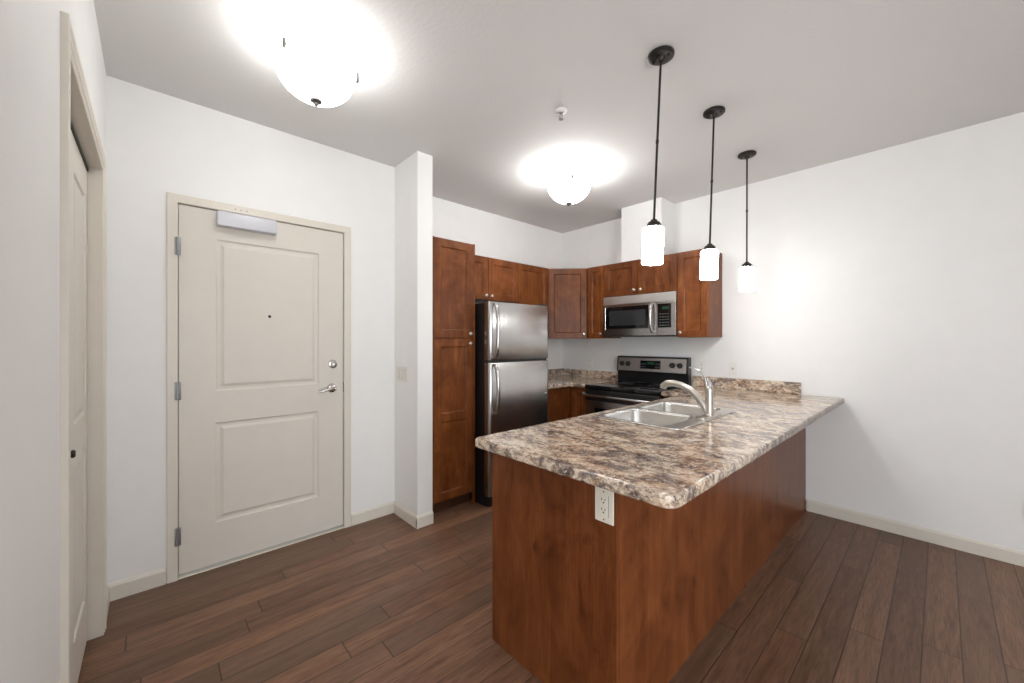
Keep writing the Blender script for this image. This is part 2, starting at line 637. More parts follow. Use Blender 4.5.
tag(MB().box((-2.219, 3.562, 2.146), (-1.79, YR, H)).build('wall_chase', 'wall'), 'boxed white duct chase above the microwave cabinet', 'wall', kind='structure')
# closet wall with its opening X -2.507..-1.585
CX0, CX1, CZ = -1.585, -2.580, 2.120
tag(MB().box((CX0 + 0.02, YL - 0.12, 0), (XC, YL, H)).box((XD, YL - 0.12, 0), (CX1 - 0.02, YL, H)).box((CX1 - 0.02, YL - 0.12, CZ + 0.02), (CX0 + 0.02, YL, H))
    .build('wall_left', 'wall'), 'white wall with the closet door', 'wall', kind='structure')
tag(MB().box((CX1 - 0.05, YL - 0.72, 0), (CX0 + 0.05, YL - 0.66, H)).box((CX1 - 0.06, YL - 0.66, 0), (CX1 - 0.02, YL - 0.12, H)).box((CX0 + 0.02, YL - 0.66, 0), (CX0 + 0.06, YL - 0.12, H))
    .build('wall_closet', 'wall'), 'inner walls of the closet', 'wall', kind='structure')
tag(MB().box((XC - 0.12, YB, 0), (XC, YL - 0.12, H)).build('wall_corner', 'wall'), 'wall that turns the corner behind the camera', 'wall', kind='structure')


def wall_with_window(name, axis, c, a0, a1, w0, w1, z0, z1, label):
    b = MB()

    def bx(u0, u1, za, zb):
        if axis == 'x':
            b.box((c, u0, za), (c + 0.15, u1, zb))
        else:
            b.box((u0, c - 0.15, za), (u1, c, zb))
    bx(a0, w0, 0, H)
    bx(w1, a1, 0, H)
    if z0 > 0:
        bx(w0, w1, 0, z0)
    bx(w0, w1, z1, H)
    return tag(b.build(name, 'wall'), label, 'wall', kind='structure')


wall_with_window('wall_side', 'x', XE, YB, YR + 0.12, -2.3, 0.8, 0.08, 2.25, 'living room wall with a patio window, behind the camera')
wall_with_window('wall_rear', 'y', YB, XC - 0.12, XE, 0.3, 2.3, 0.08, 2.25, 'rear wall with a patio window, behind the camera')


def window(name, loc, rot, w, h, label):
    r = empty(name, loc, rot, label, 'window', kind='structure')
    f = MB()
    t = 0.05
    f.box((0, 0.03, 0), (t, 0.10, h), .004).box((w - t, 0.03, 0), (w, 0.10, h), .004)
    f.box((t, 0.03, 0), (w - t, 0.10, t), .004).box((t, 0.03, h - t), (w - t, 0.10, h), .004).box((w / 2 - t / 2, 0.03, t), (w / 2 + t / 2, 0.10, h - t), .004)
    f.build('window_frame', 'white', r)
    MB().box((t, 0.062, t), (w / 2 - t / 2, 0.068, h - t)).build('window_pane', 'glass', r)
    MB().box((w / 2 + t / 2, 0.062, t), (w - t, 0.068, h - t)).build('window_pane', 'glass', r)
    return r


window('window_1', (XE, 0.8, 0.08), -90, 3.1, 2.17, 'wide living room patio window behind the camera')
window('window_2', (2.3, YB, 0.08), 180, 2.0, 2.17, 'patio window in the rear wall')

# baseboards: 88 mm with an eased top
BH, BT = 0.088, 0.013


def bb_profile():
    return [(0, 0), (-BT, 0), (-BT, BH - 0.016), (-BT * 0.45, BH - 0.003), (-BT * 0.3, BH), (0, BH)]


def base_run(name, runs, label):
    """runs: (loc, rot, length): local x along the wall, front -y"""
    b = MB()
    for (x, y), rot, ln in runs:
        c = MB()
        c.xprism(bb_profile(), 0, ln)
        b._merge(c.bm, Matrix.Translation((x, y, 0)) @ Matrix.Rotation(math.radians(rot), 4, 'Z'))
    return tag(b.build(name, 'trim'), label, 'baseboard', kind='structure')


base_run('baseboard_entry', [((XD, YL), 90, 0.228), ((XD, 1.066), 90, 0.339)], 'cream baseboard along the entry wall')
base_run('baseboard_stub', [((XD + 0.002, 1.405), 0, 0.364 + BT), ((-2.538, 1.405 - BT), 90, 0.123 + BT)], 'cream baseboard round the stub wall')
base_run('baseboard_range', [((-0.716, YR), 0, XE - 0.002 + 0.716)], 'cream baseboard along the right wall')
base_run('baseboard_left', [((XC, YL), 180, 1.005), ((-2.650, YL), 180, 0.236)], 'cream baseboard along the closet wall')

# ------------------------------------------------------------------ entry door (door_1)
# local x = world y, local y = into the wall
d1 = empty('door_1', (XD, 0, 0), 90, 'cream two-panel entry door with lever handle and closer', 'door', kind='structure')
f = MB().casing(DY0, DY1, DZ, [(0, -0.10), (0, 0.010), (0.004, 0.013), (0.044, 0.013), (0.048, 0.010), (0.048, 0.0), (0.03, 0.0), (0.03, -0.10)])
f.box((DY0, 0.052, 0), (DY0 + 0.014, 0.095, DZ)).box((DY1 - 0.014, 0.052, 0), (DY1, 0.095, DZ)).box((DY0, 0.052, DZ - 0.014), (DY1, 0.095, DZ))
f.build('door_frame', 'trim', d1)
leaf = MB().slab(DY0 + 0.004, 0.023, DY1 - 0.004, DZ - 0.004, 0.045,
                 [(0.279, 1.045, 0.850, 1.947), (0.275, 0.265, 0.850, 0.858)],
                 [(0, 0), (0.007, 0.009), (0.016, 0.010), (0.026, 0.009), (0.040, 0.002), (0.044, 0.0015)]).build('door_leaf', 'doorpaint', d1, loc=(0, 0.004, 0))
for z in (1.875, 1.062, 0.245):
    hb = MB().cyl((DY0 - 0.001, -0.018, z - 0.05), (DY0 - 0.001, -0.018, z + 0.05), 0.0075, n=16)
    hb.box((DY0 - 0.0145, -0.0175, z - 0.05), (DY0 + 0.0135, -0.0135, z + 0.05), .001)
    for k in (-0.03, -0.01, 0.01, 0.03):
        hb.cyl((DY0 - 0.001, -0.018, z + k - 0.001), (DY0 - 0.001, -0.018, z + k + 0.001), 0.0082, n=16)
    hb.build('hinge', 'hinge', d1, smooth=30)
lv = MB().lathe([(0.0, 0.016), (0.020, 0.016), (0.030, 0.010), (0.033, 0.0), (0.0, 0.0)], (0.936, 0.004, 1.012), (0, -1, 0))
lv.cyl((0.936, 0.0, 1.012), (0.936, -0.052, 1.012), 0.011)
lv.tube([(0.944, -0.050, 1.013), (0.925, -0.053, 1.014), (0.900, -0.052, 1.010), (0.872, -0.050, 1.003), (0.850, -0.047, 1.000), (0.838, -0.042, 1.001)],
        [0.012, 0.0125, 0.011, 0.0095, 0.0085, 0.006], flat=0.75)
lv.build('lever_handle', 'satin', leaf, smooth=40).location = (0, -0.004, 0)
db = MB().lathe([(0.0, 0.020), (0.017, 0.020), (0.019, 0.012), (0.027, 0.010), (0.0315, 0.0), (0.0, 0.0)], (0.942, 0.0, 1.180), (0, -1, 0))
db.box((0.9385, -0.034, 1.166), (0.9455, -0.018, 1.194), .0025)
db.build('deadbolt', 'satin', leaf, smooth=40)
MB().lathe([(0, .003), (.0045, .003), (.008, .002), (.009, 0), (0, 0)], (0.555, 0, 1.500), (0, -1, 0), 20).build('peephole', 'bronze', leaf, smooth=40)
dc = MB().box((0.279, -0.058, 2.022), (0.584, 0.0, 2.108), .006, 3)
dc.build('door_closer', 'alu', leaf, smooth=30)
MB().box((DY1 - 0.0035, 0.003, 0.975), (DY1 + 0.0005, 0.030, 1.05)).build('strike_plate', 'bronze', d1)
sc_ = MB()
for yy in (0.372, 0.400, 0.430):
    sc_.cyl((yy, -0.0145, DZ + 0.022), (yy, -0.012, DZ + 0.022), 0.004, n=12)
sc_.build('frame_screws', 'hinge', d1)
MB().box((DY0 + 0.001, -0.008, 0), (DY1 - 0.001, 0.095, 0.0065), .002).build('threshold', 'ivory', d1)

# ------------------------------------------------------------------ closet door (door_2)
# local x = CX0 - world x, local y = into the wall
d2 = empty('door_2', (CX0, YL, 0), 180, 'cream bifold closet door in the left wall', 'door', kind='structure')
OW = CX0 - CX1
f = MB().casing(0, OW, CZ, [(0.0, 0.0), (0.0, 0.008), (0.005, 0.011), (0.018, 0.0095), (0.024, 0.014), (0.042, 0.0125), (0.048, 0.0155), (0.064, 0.0155), (0.0655, 0.014), (0.0655, 0.0)])
f.box((-0.018, -0.0005, 0), (0.0, 0.12, CZ)).box((OW, -0.0005, 0), (OW + 0.018, 0.12, CZ)).box((-0.018, -0.0005, CZ), (OW + 0.018, 0.12, CZ + 0.018))
f.build('door_frame', 'trim', d2)
MB().box((0.002, 0.036, CZ - 0.020), (OW - 0.002, 0.075, CZ - 0.001), .002).build('track', 'slot', d2)
LW = OW / 2 - 0.006
for i in range(2):
    xa = 0.004 + i * (LW + 0.003)
    lf = MB().slab(0, 0.015, LW, CZ - 0.024, 0.032, [(0.085, 1.03, LW - 0.085, CZ - 0.15), (0.085, 0.22, LW - 0.085, 0.90)],
                   [(0, 0), (0.006, 0.007), (0.016, 0.008), (0.034, 0.001), (0.038, 0.0008)]).build('door_leaf', 'doorpaint', d2, loc=(xa, 0.040, 0))
    if i == 0:
        MB().lathe([(0, .020), (.010, .020), (.0145, .015), (.012, .009), (.006, .006), (.006, .0), (0, 0)], (LW - 0.075, 0, 0.955), (0, -1, 0), 24).build('knob', 'bronze', lf, smooth=40)

# ------------------------------------------------------------------ cabinets
KNOB = [(0, .026), (.009, .0255), (.0145, .022), (.0150, .018), (.009, .013), (.0055, .009), (.0055, .002), (.008, 0), (0, 0)]


def cab_door(parent, x0, z0, x1, z1, knob=None, stile=0.060, rails=(), y=0.0):
    """shaker door; rails: heights of middle rails (their centre)"""
    g = 0.0015
    zs = [z0 + g + stile]
    for r_ in rails:
        zs += [r_ - stile / 2, r_ + stile / 2]
    zs.append(z1 - g - stile)
    pans = [(x0 + g + stile, zs[i], x1 - g - stile, zs[i + 1]) for i in range(0, len(zs), 2)]
    d = MB().slab(x0 + g, z0 + g, x1 - g, z1 - g, 0.019, pans, [(0, 0), (0.0015, 0.001), (0.0095, 0.0085), (0.011, 0.009)]).build('door', 'wood', parent, loc=(0, y, 0))
    if knob:
        k = MB().lathe(KNOB, (knob[0], 0, knob[1]), (0, -1, 0), 24).build('knob', 'nickel', d, smooth=45)
    return d


def carcass(parent, w, z0, z1, depth, y0=0.0205):
    return MB().box((0, y0, z0), (w, depth, z1), .001, 1).build('carcass', 'wood', parent)


# pantry
pt = empty('pantry_cabinet', (-2.600, 1.531, 0), 90, 'tall two-door brown pantry cabinet between stub wall and fridge', 'cabinet')
MB().box((0, 0.0205, 0.10), (0.435, 0.636, 2.142), .001, 1).build('carcass', 'wood', pt)
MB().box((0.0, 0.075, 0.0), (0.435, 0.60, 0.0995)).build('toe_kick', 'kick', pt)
MB().box((0.4185, 0.0, 0.0), (0.4365, 0.0200, 2.142)).build('end_stile', 'wood', pt)
MB().box((0.0, 0.0, 0.10), (0.0455, 0.0200, 2.142)).build('filler_stile', 'wood', pt)
cab_door(pt, 0.047, 1.368, 0.417, 2.140, (0.382, 1.405))
cab_door(pt, 0.047, 0.105, 0.417, 1.364, (0.382, 1.325), rails=(0.748,))

# above the fridge
of = empty('upper_cabinet', (-2.905, 1.972, 0), 90, 'short two-door upper cabinet above the fridge', 'cabinet')
carcass(of, 0.774, 1.735, 2.142, 0.333)
cab_door(of, 0.0, 1.735, 0.386, 2.142, (0.352, 1.775))
cab_door(of, 0.388, 1.735, 0.774, 2.142, (0.422, 1.775))
# tall upper right of it
tu = empty('upper_cabinet', (-2.905, 2.748, 0), 90, 'single-door upper cabinet between fridge cabinet and corner cabinet', 'cabinet')
carcass(tu, 0.460, 1.375, 2.142, 0.333)
cab_door(tu, 0.0, 1.375, 0.456, 2.142, (0.035, 1.42))
# diagonal corner
LD = 0.420
dc_ = empty('corner_upper_cabinet', (-2.9125, 3.2105, 0), 45, 'diagonal corner upper cabinet with a single door', 'cabinet')
R45 = Matrix.Rotation(math.radians(-45), 2)


def loc45(x, y):
    p = R45 @ Vector((x + 2.9125, y - 3.2105))
    return (p.x, p.y)


a_ = 0.0205
pent = [(0.0, a_), (LD, a_), loc45(-2.607, 3.829), loc45(-3.239, 3.829), loc45(-3.239, 3.2105)]
MB().prism(pent, 1.375, 2.142).build('carcass', 'wood', dc_)
cab_door(dc_, 0.002, 1.375, LD - 0.002, 2.142, (LD - 0.035, 1.42))
# range wall uppers
nu = empty('upper_cabinet', (-2.602, 3.5, 0), 0, 'narrow single-door upper cabinet left of the microwave', 'cabinet')
carcass(nu, 0.209, 1.375, 2.142, 0.331)
cab_door(nu, 0.0, 1.375, 0.209, 2.142, (0.172, 1.42), stile=0.052)
mu = empty('upper_cabinet', (-2.391, 3.5, 0), 0, 'short two-door upper cabinet on top of the microwave', 'cabinet')
carcass(mu, 0.780, 1.802, 2.142, 0.331)
cab_door(mu, 0.0, 1.802, 0.389, 2.142, (0.354, 1.845))
cab_door(mu, 0.391, 1.802, 0.780, 2.142, (0.426, 1.845))
ru = empty('upper_cabinet', (-1.608, 3.5, 0), 0, 'single-door upper cabinet at the right end of the row', 'cabinet')
carcass(ru, 0.264, 1.378, 2.142, 0.331)
cab_door(ru, 0.0, 1.378, 0.264, 2.142, (0.030, 1.42), stile=0.055)

# corner base left of the range
cb = empty('corner_base_cabinet', (-2.62, 3.22, 0), 0, 'L-shaped base cabinet in the corner left of the range', 'cabinet')


def cbl(x, y):
    return (x + 2.62, y - 3.22)


MB().prism([cbl(-3.239, 2.725), cbl(-2.6205, 2.725), cbl(-2.6205, 3.2405), cbl(-2.399, 3.2405), cbl(-2.399, 3.829), cbl(-3.239, 3.829)], 0.10, 0.873).build('carcass', 'wood', cb)
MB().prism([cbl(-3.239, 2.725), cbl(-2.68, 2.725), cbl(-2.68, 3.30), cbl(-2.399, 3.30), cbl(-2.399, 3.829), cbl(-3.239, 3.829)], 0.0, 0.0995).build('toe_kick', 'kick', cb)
cab_door(cb, 0.022, 0.11, 0.220, 0.868, (0.190, 0.818), stile=0.05)
dL = cab_door(cb, 0.0, 0.11, 0.470, 0.868, None, stile=0.06)
dL.location = (0.0, -0.495, 0)
dL.rotation_euler = (0, 0, PI / 2)

# peninsula cabinet
PX0, PX1, PY0 = -1.364, -0.722, 1.129
pc = empty('peninsula_cabinet', (PX1, PY0, 0), 0, 'long brown peninsula base cabinet with plain panelled end and back', 'cabinet')


def pl(x, y, z):
    return (x - PX1, y - PY0, z)


MB().box(pl(PX0, PY0, 0), pl(PX1 - 0.0005, PY0 + 0.018, 0.8735), .0008, 1).build('end_panel', 'panelwood', pc)
MB().box(pl(PX1 - 0.018, PY0 + 0.0185, 0), pl(PX1, 2.921, 0.8735), .0008, 1).build('back_panel', 'panelwood', pc)
MB().box(pl(PX1 - 0.018, 2.923, 0), pl(PX1 - 0.002, YR - 0.003, 0.8735), .0008, 1).build('back_panel', 'panelwood', pc)
b = MB()
b.box(pl(PX0 + 0.021, PY0 + 0.0185, 0.10), pl(PX1 - 0.0185, 3.20, 0.118)).box(pl(PX0 + 0.021, PY0 + 0.0185, 0.118), pl(PX0 + 0.038, 1.82, 0.8735))
b.box(pl(PX0 + 0.021, 2.67, 0.118), pl(PX0 + 0.038, 3.24, 0.8735)).box(pl(PX0 + 0.021, 1.80, 0.118), pl(PX1 - 0.0185, 1.818, 0.8735)).box(pl(PX0 + 0.021, 2.67, 0.118), pl(PX1 - 0.0185, 2.688, 0.8735))
b.box(pl(PX0 + 0.021, 1.818, 0.118), pl(PX0 + 0.038, 2.67, 0.60))
b.box(pl(-1.603, 3.2405, 0.10), pl(PX1 - 0.0185, YR - 0.003, 0.8735))
b.build('carcass', 'wood', pc)
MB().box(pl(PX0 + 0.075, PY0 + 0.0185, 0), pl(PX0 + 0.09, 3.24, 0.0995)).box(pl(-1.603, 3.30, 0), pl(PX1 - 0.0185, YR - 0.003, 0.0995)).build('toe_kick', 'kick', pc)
ys = [PY0 + 0.022, 1.81, 2.245, 2.68, 3.20]
for i in range(4):
    dr = cab_door(pc, 0.0, 0.11, ys[i + 1] - ys[i] - 0.002, 0.868, (0.03 if i % 2 else ys[i + 1] - ys[i] - 0.035, 0.82))
    dr.rotation_euler = (0, 0, -PI / 2)
    dr.location = pl(PX0, ys[i + 1] - 0.001, 0)

# ------------------------------------------------------------------ countertops
SK = (-1.325, 1.835, -0.835, 2.655)
hole = rrect(SK[0] + 0.022, SK[1] + 0.022, SK[2] - 0.022, SK[3] - 0.022, 0.04)
outl = fillet([(-1.604, YR - 0.002), (-1.604, 3.19), (-1.40, 3.19), (-1.40, 1.043), (-0.488, 1.043), (-0.488, YR - 0.002)], [0, 0, 0.03, 0.035, 0.045, 0.0])
ct = plate2d('peninsula_countertop', [outl, list(reversed(hole))], 0.8745, 0.915, 'granite', 0.010)
tag(ct, 'speckled brown granite-look countertop on the peninsula with sink and faucet', 'countertop')
MB().box((-1.604, YR - 0.021, 0.9152), (-0.752, YR - 0.001, 1.012), .003).build('backsplash', 'granite', ct)
outl = fillet([(-3.24, YR - 0.002), (-3.24, 2.712), (-2.575, 2.712), (-2.575, 3.185), (-2.397, 3.185), (-2.397, YR - 0.002)], [0, 0, 0.015, 0.05, 0, 0])
ct2 = plate2d('corner_countertop', [outl], 0.8745, 0.915, 'granite', 0.010)
tag(ct2, 'L-shaped granite-look countertop in the corner between fridge and range', 'countertop')
MB().box((-3.221, YR - 0.021, 0.9152), (-2.397, YR - 0.001, 1.000), .003).box((-3.241, 2.712, 0.9152), (-3.221, YR - 0.001, 1.000), .003).build('backsplash', 'granite', ct2)

# ------------------------------------------------------------------ sink and faucet
sk = empty('sink', (-1.065, 2.245, 0.9155), 0, 'stainless steel double-bowl sink set into the peninsula countertop', 'sink')
sx, sy = 1.065, -2.245
bowls = [(-1.298, 1.862, -0.915, 2.228), (-1.298, 2.262, -0.915, 2.628)]
loops = [rrect(SK[0] + sx, SK[1] + sy, SK[2] + sx, SK[3] + sy, 0.045, 8)]
for (x0, y0, x1, y1) in bowls:
    loops.append(list(reversed(rrect(x0 + sx, y0 + sy, x1 + sx, y1 + sy, 0.06, 8))))
rim = plate2d('rim', loops, 0.0, 0.007, 'sinksteel', 0.003, sk)
for (x0, y0, x1, y1) in bowls:
    b2 = bmesh.new()
    rings = []
    for ins, z, rr in [(-0.003, 0.004, 0.063), (0.001, 0.001, 0.059), (0.004, -0.006, 0.058), (0.012, -0.14, 0.055), (0.020, -0.168, 0.055), (0.042, -0.182, 0.05), (0.14, -0.186, 0.03)]:
        rings.append([b2.verts.new((px, py, z)) for px, py in rrect(x0 + sx + ins, y0 + sy + ins, x1 + sx - ins, y1 + sy - ins, rr, 8)])
    for A, B in zip(rings, rings[1:]):
        k = len(A)
        for i in range(k):
            b2.faces.new((A[i], A[(i + 1) % k], B[(i + 1) % k], B[i]))
    b2.faces.new(rings[-1])
    bmesh.ops.recalc_face_normals(b2, faces=b2.faces)
    bb = MB()
    bb._merge(b2)
    bw = bb.build('bowl', 'sinksteel', sk, smooth=50)
    sm = bw.modifiers.new('sheet', 'SOLIDIFY')
    sm.thickness = 0.0012
    sm.offset = -1 if False else 1
    cx, cy = (x0 + x1) / 2 + sx, (y0 + y1) / 2 + sy
    MB().lathe([(0, -.1835), (.012, -.1835), (.020, -.1855), (.034, -.1825), (.042, -.1835), (.044, -.1855), (0, -.1855)], (cx, cy, 0), n=32).build('drain', 'chrome', bw, smooth=40)

fx, fy, fz = -0.870, 2.285, 0.9225
fa = empty('faucet', (fx, fy, fz), 0, 'brushed nickel faucet with a long arched spout and wire lever', 'faucet')
pb = MB()
pb.prism(rrect(-0.029, -0.130, 0.029, 0.130, 0.028, 8), 0.0, 0.007, 0.002)
pb.build('base_plate', 'nickel', fa, smooth=40)
MB().lathe([(0, .0072), (.027, .0072), (.027, .011), (.0225, .016), (.0215, .06), (.0215, .128), (.0203, .1295), (.0203, .1330), (.0215, .1345), (.0212, .152), (.018, .166), (.010, .174), (0, .176)], n=36).build('body', 'nickel', fa, smooth=35)
sp = MB()
P0 = [(-0.012, 0, 0.020), (-0.028, 0, 0.055), (-0.060, 0, 0.100), (-0.105, 0, 0.140), (-0.155, 0, 0.162), (-0.205, 0, 0.170), (-0.240, 0, 0.166), (-0.262, 0, 0.152), (-0.268, 0, 0.135)]
sp.tube(P0, [0.017, 0.020, 0.0195, 0.0185, 0.0185, 0.0195, 0.0205, 0.0205, 0.019], 20)
sp.build('spout', 'nickel', fa, smooth=50)
lvv = MB()
lvv.tube([(0.006, 0, 0.150), (0.002, 0, 0.185), (-0.006, 0, 0.205), (-0.010, 0, 0.212)], [0.016, 0.013, 0.008, 0.005], 16)
lvv.tube([(-0.012, 0, 0.150), (-0.016, 0, 0.190), (-0.022, 0, 0.215), (-0.036, 0, 0.240), (-0.058, 0, 0.256), (-0.085, 0, 0.264), (-0.108, 0, 0.267)], [0.006, 0.0055, 0.005, 0.0045, 0.0045, 0.0045, 0.0045], 12)
lvv.build('lever', 'chrome', fa, smooth=50)

# ------------------------------------------------------------------ fridge
fr = empty('refrigerator', (-2.430, 1.985, 0), 90, 'stainless steel top-freezer refrigerator with black sides beside the pantry', 'refrigerator')
FW = 0.709
MB().box((0.004, 0.078, 0.0), (FW - 0.004, 0.79, 1.655), .004).build('body', 'black', fr)


def fdoor(name, z0, z1):
    poly = fillet([(0, 0.068), (0, 0.0), (FW, 0.0), (FW, 0.068)], [0.004, 0.032, 0.032, 0.004], 8)
    return MB().prism(poly, z0, z1, 0.0015).build(name, 'steel', fr, smooth=25)


fz_ = fdoor('freezer_door', 1.188, 1.662)
fd = fdoor('fridge_door', 0.092, 1.168)
MB().box((0.006, 0.034, 0.10), (FW - 0.006, 0.0775, 1.65)).build('dark_gap_filler', 'slot', fr)  # gasket brought forward as dark filler, painting the shade of the door gap
MB().box((0.01, 0.030, 0.004), (FW - 0.01, 0.0775, 0.085), .004).build('toe_grille', 'blackplastic', fr)
MB().box((FW - 0.085, 0.012, 1.6625), (FW - 0.012, 0.12, 1.680), .004).build('hinge_cap', 'blackplastic', fr)


def bowhandle(zs, door):
    """zs: (height, standoff)"""
    b = MB()
    b.tube([(0.040, -o_, z) for z, o_ in zs], [0.015] * len(zs), 14, 0.8)
    return b.build('handle', 'satin', door, smooth=50)


bowhandle([(1.640, 0.004), (1.632, 0.028), (1.590, 0.048), (1.50, 0.058), (1.40, 0.058), (1.30, 0.052), (1.235, 0.040), (1.212, 0.022), (1.207, 0.004)], fz_)
bowhandle([(1.150, 0.004), (1.144, 0.022), (1.118, 0.042), (1.04, 0.056), (0.94, 0.060), (0.85, 0.058), (0.79, 0.048), (0.762, 0.028), (0.757, 0.004)], fd)
MB().lathe([(0, .003), (.010, .003), (.012, 0), (0, 0)], (FW - 0.045, 0, 0.865), (0, -1, 0), 20).build('badge', 'chrome', fd, smooth=40)

# ------------------------------------------------------------------ range
rg = empty('range', (-2.386, 3.165, 0), 0, 'black and stainless electric range with glass cooktop and back control panel', 'range')
RW = 0.772
MB().box((0.003, 0.045, 0.06), (RW - 0.003, 0.645, 0.875), .002).box((0.03, 0.09, 0.0), (RW - 0.03, 0.62, 0.06)).build('body', 'black', rg)
MB().box((0, 0.0, 0.876), (RW, 0.585, 0.914), .007, 3).build('cooktop', 'blackglass', rg, smooth=30)
cook = bpy.data.objects['cooktop']
for (cx, cy, r_) in ((0.20, 0.15, 0.105), (0.57, 0.15, 0.080), (0.20, 0.43, 0.080), (0.57, 0.43, 0.105)):
    MB().lathe([(r_ - 0.003, 0.9141), (r_ - 0.003, 0.9145), (r_, 0.9145), (r_, 0.9141), (r_ - 0.003, 0.9141)], (cx, cy, 0), n=48).build('burner', 'marking', cook)
od = MB().slab(0.006, 0.235, RW - 0.006, 0.868, 0.040, [(0.11, 0.36, RW - 0.11, 0.70)], [(0, 0), (0.002, 0.002)]).build('oven_door', 'steel', rg, loc=(0, 0.004, 0))
MB().box((0.114, 0.0005, 0.364), (RW - 0.114, 0.0018, 0.696)).build('oven_window', 'blackglass', od)
MB().box((0.008, -0.001, 0.765), (RW - 0.008, 0.0005, 0.866)).build('vent_strip', 'black', od)
hd = MB().tube([(0.035, 0.0, 0.818), (0.035, -0.040, 0.818)], 0.010, 12).tube([(RW - 0.035, 0.0, 0.818), (RW - 0.035, -0.040, 0.818)], 0.010, 12)
hd.tube([(0.012, -0.044, 0.818), (0.02, -0.044, 0.818), (RW - 0.02, -0.044, 0.818), (RW - 0.012, -0.044, 0.818)], [0.011, 0.0145, 0.0145, 0.011], 16)
hd.build('handle', 'steel', od, smooth=40)
MB().box((0.006, 0.006, 0.065), (RW - 0.006, 0.043, 0.228), .004).build('drawer', 'steel', rg)
bg = MB().xprism([(0.590, 0.9145), (0.645, 0.9145), (0.645, 1.186), (0.600, 1.186), (0.585, 1.178), (0.570, 1.030), (0.588, 1.018)], 0.0, RW, 0.004).build('backguard', 'black', rg, smooth=20)
# control panel follows the sloping face from (0.570,1.030) to (0.585,1.178)
tl = math.atan2(0.015, 0.148)
PM = Matrix.Translation((0, 0.570, 1.030)) @ Matrix.Rotation(-tl, 4, 'X')


def on_panel(mb):
    o = MB()
    o._merge(mb.bm, PM)
    return o


cp = on_panel(MB().box((0.018, -0.005, 0.002), (RW - 0.018, -0.0004, 0.140), .002)).build('control_panel', 'satinsteel', bg)
ds = on_panel(MB().box((0.280, -0.0065, 0.030), (0.500, -0.0052, 0.115), .0005, 1)).build('display', 'blackglass', cp)
for x0 in (0.290, 0.446):
    bt = MB()
    for i in range(4):
        for j in range(2):
            bt.box((x0 + i * 0.013, -0.0072, 0.045 + j * 0.030), (x0 + 0.009 + i * 0.013, -0.0066, 0.055 + j * 0.030))
    on_panel(bt).build('button_pattern', 'marking', ds)
on_panel(MB().box((0.355, -0.0072, 0.075), (0.430, -0.0066, 0.103))).build('clock_window', 'display', ds)
for kx in (0.068, 0.142, 0.620, 0.695):
    kb = MB().lathe([(0, .030), (.018, .030), (.0215, .026), (.024, .006), (.0265, .002), (.0265, 0), (0, 0)], (kx, -0.005, 0.076), (0, -1, 0), 32)
    kb.box((kx - 0.0035, -0.039, 0.056), (kx + 0.0035, -0.030, 0.096), .0015)
    on_panel(kb).build('knob', 'blackplastic', cp, smooth=35)

# ------------------------------------------------------------------ microwave
mw = empty('microwave', (-2.377, 3.468, 1.388), 0, 'stainless over-the-range microwave with dark window and curved handle', 'microwave')
MW, MH = 0.768, 0.409
MB().box((0.0, 0.032, 0.0), (MW, 0.360, MH), .003).build('body', 'blackplastic', mw)
MB().box((0.004, 0.006, 0.0), (MW - 0.004, 0.0315, 0.0095)).build('grease_grille', 'blackplastic', mw)
MB().xprism([(0.0, MH - 0.082), (0.031, MH - 0.082), (0.031, MH), (0.010, MH), (0.004, MH - 0.006)], 0.0, MW, .0015).build('vent_panel', 'satinsteel', mw)
XDW = 0.590
md = MB().slab(0.0, 0.010, XDW, MH - 0.085, 0.031, [(0.025, 0.076, XDW - 0.083, MH - 0.106)], [(0, 0), (0.003, 0.003)]).build('door', 'steel', mw)
MB().box((0.0285, 0.0008, 0.0795), (XDW - 0.0865, 0.0028, MH - 0.1095)).build('window', 'blackglass', md)
MB().box((0.075, 0.0001, 0.112), (XDW - 0.115, 0.0008, MH - 0.148)).build('viewing_screen', 'greyglass', md)
MB().tube([(XDW - 0.042, -o_, z) for z, o_ in [(0.042, 0.000), (0.046, 0.018), (0.067, 0.034), (0.12, 0.046), (0.18, 0.048), (0.24, 0.044), (0.285, 0.032), (0.306, 0.018), (0.310, 0.0)]], 0.0125, 14, 0.9).build('handle', 'satin', md, smooth=50)
cpn = MB().box((XDW + 0.003, 0.0, 0.010), (MW, 0.031, MH - 0.085), .002).build('control_panel', 'steel', mw)
kp = MB().box((XDW + 0.009, -0.0015, 0.080), (MW - 0.040, 0.0, MH - 0.108), .0006, 1).build('keypad', 'blackglass', cpn)
bt = MB()
for i in range(4):
    for j in range(5):
        bt.box((XDW + 0.026 + i * 0.025, -0.0021, 0.098 + j * 0.026), (XDW + 0.043 + i * 0.025, -0.0016, 0.106 + j * 0.026))
bt.build('button_pattern', 'marking', kp)
MB().box((XDW + 0.050, -0.0021, 0.248), (XDW + 0.118, -0.0016, 0.276)).build('display', 'display', cpn)

# ------------------------------------------------------------------ outlets and switches


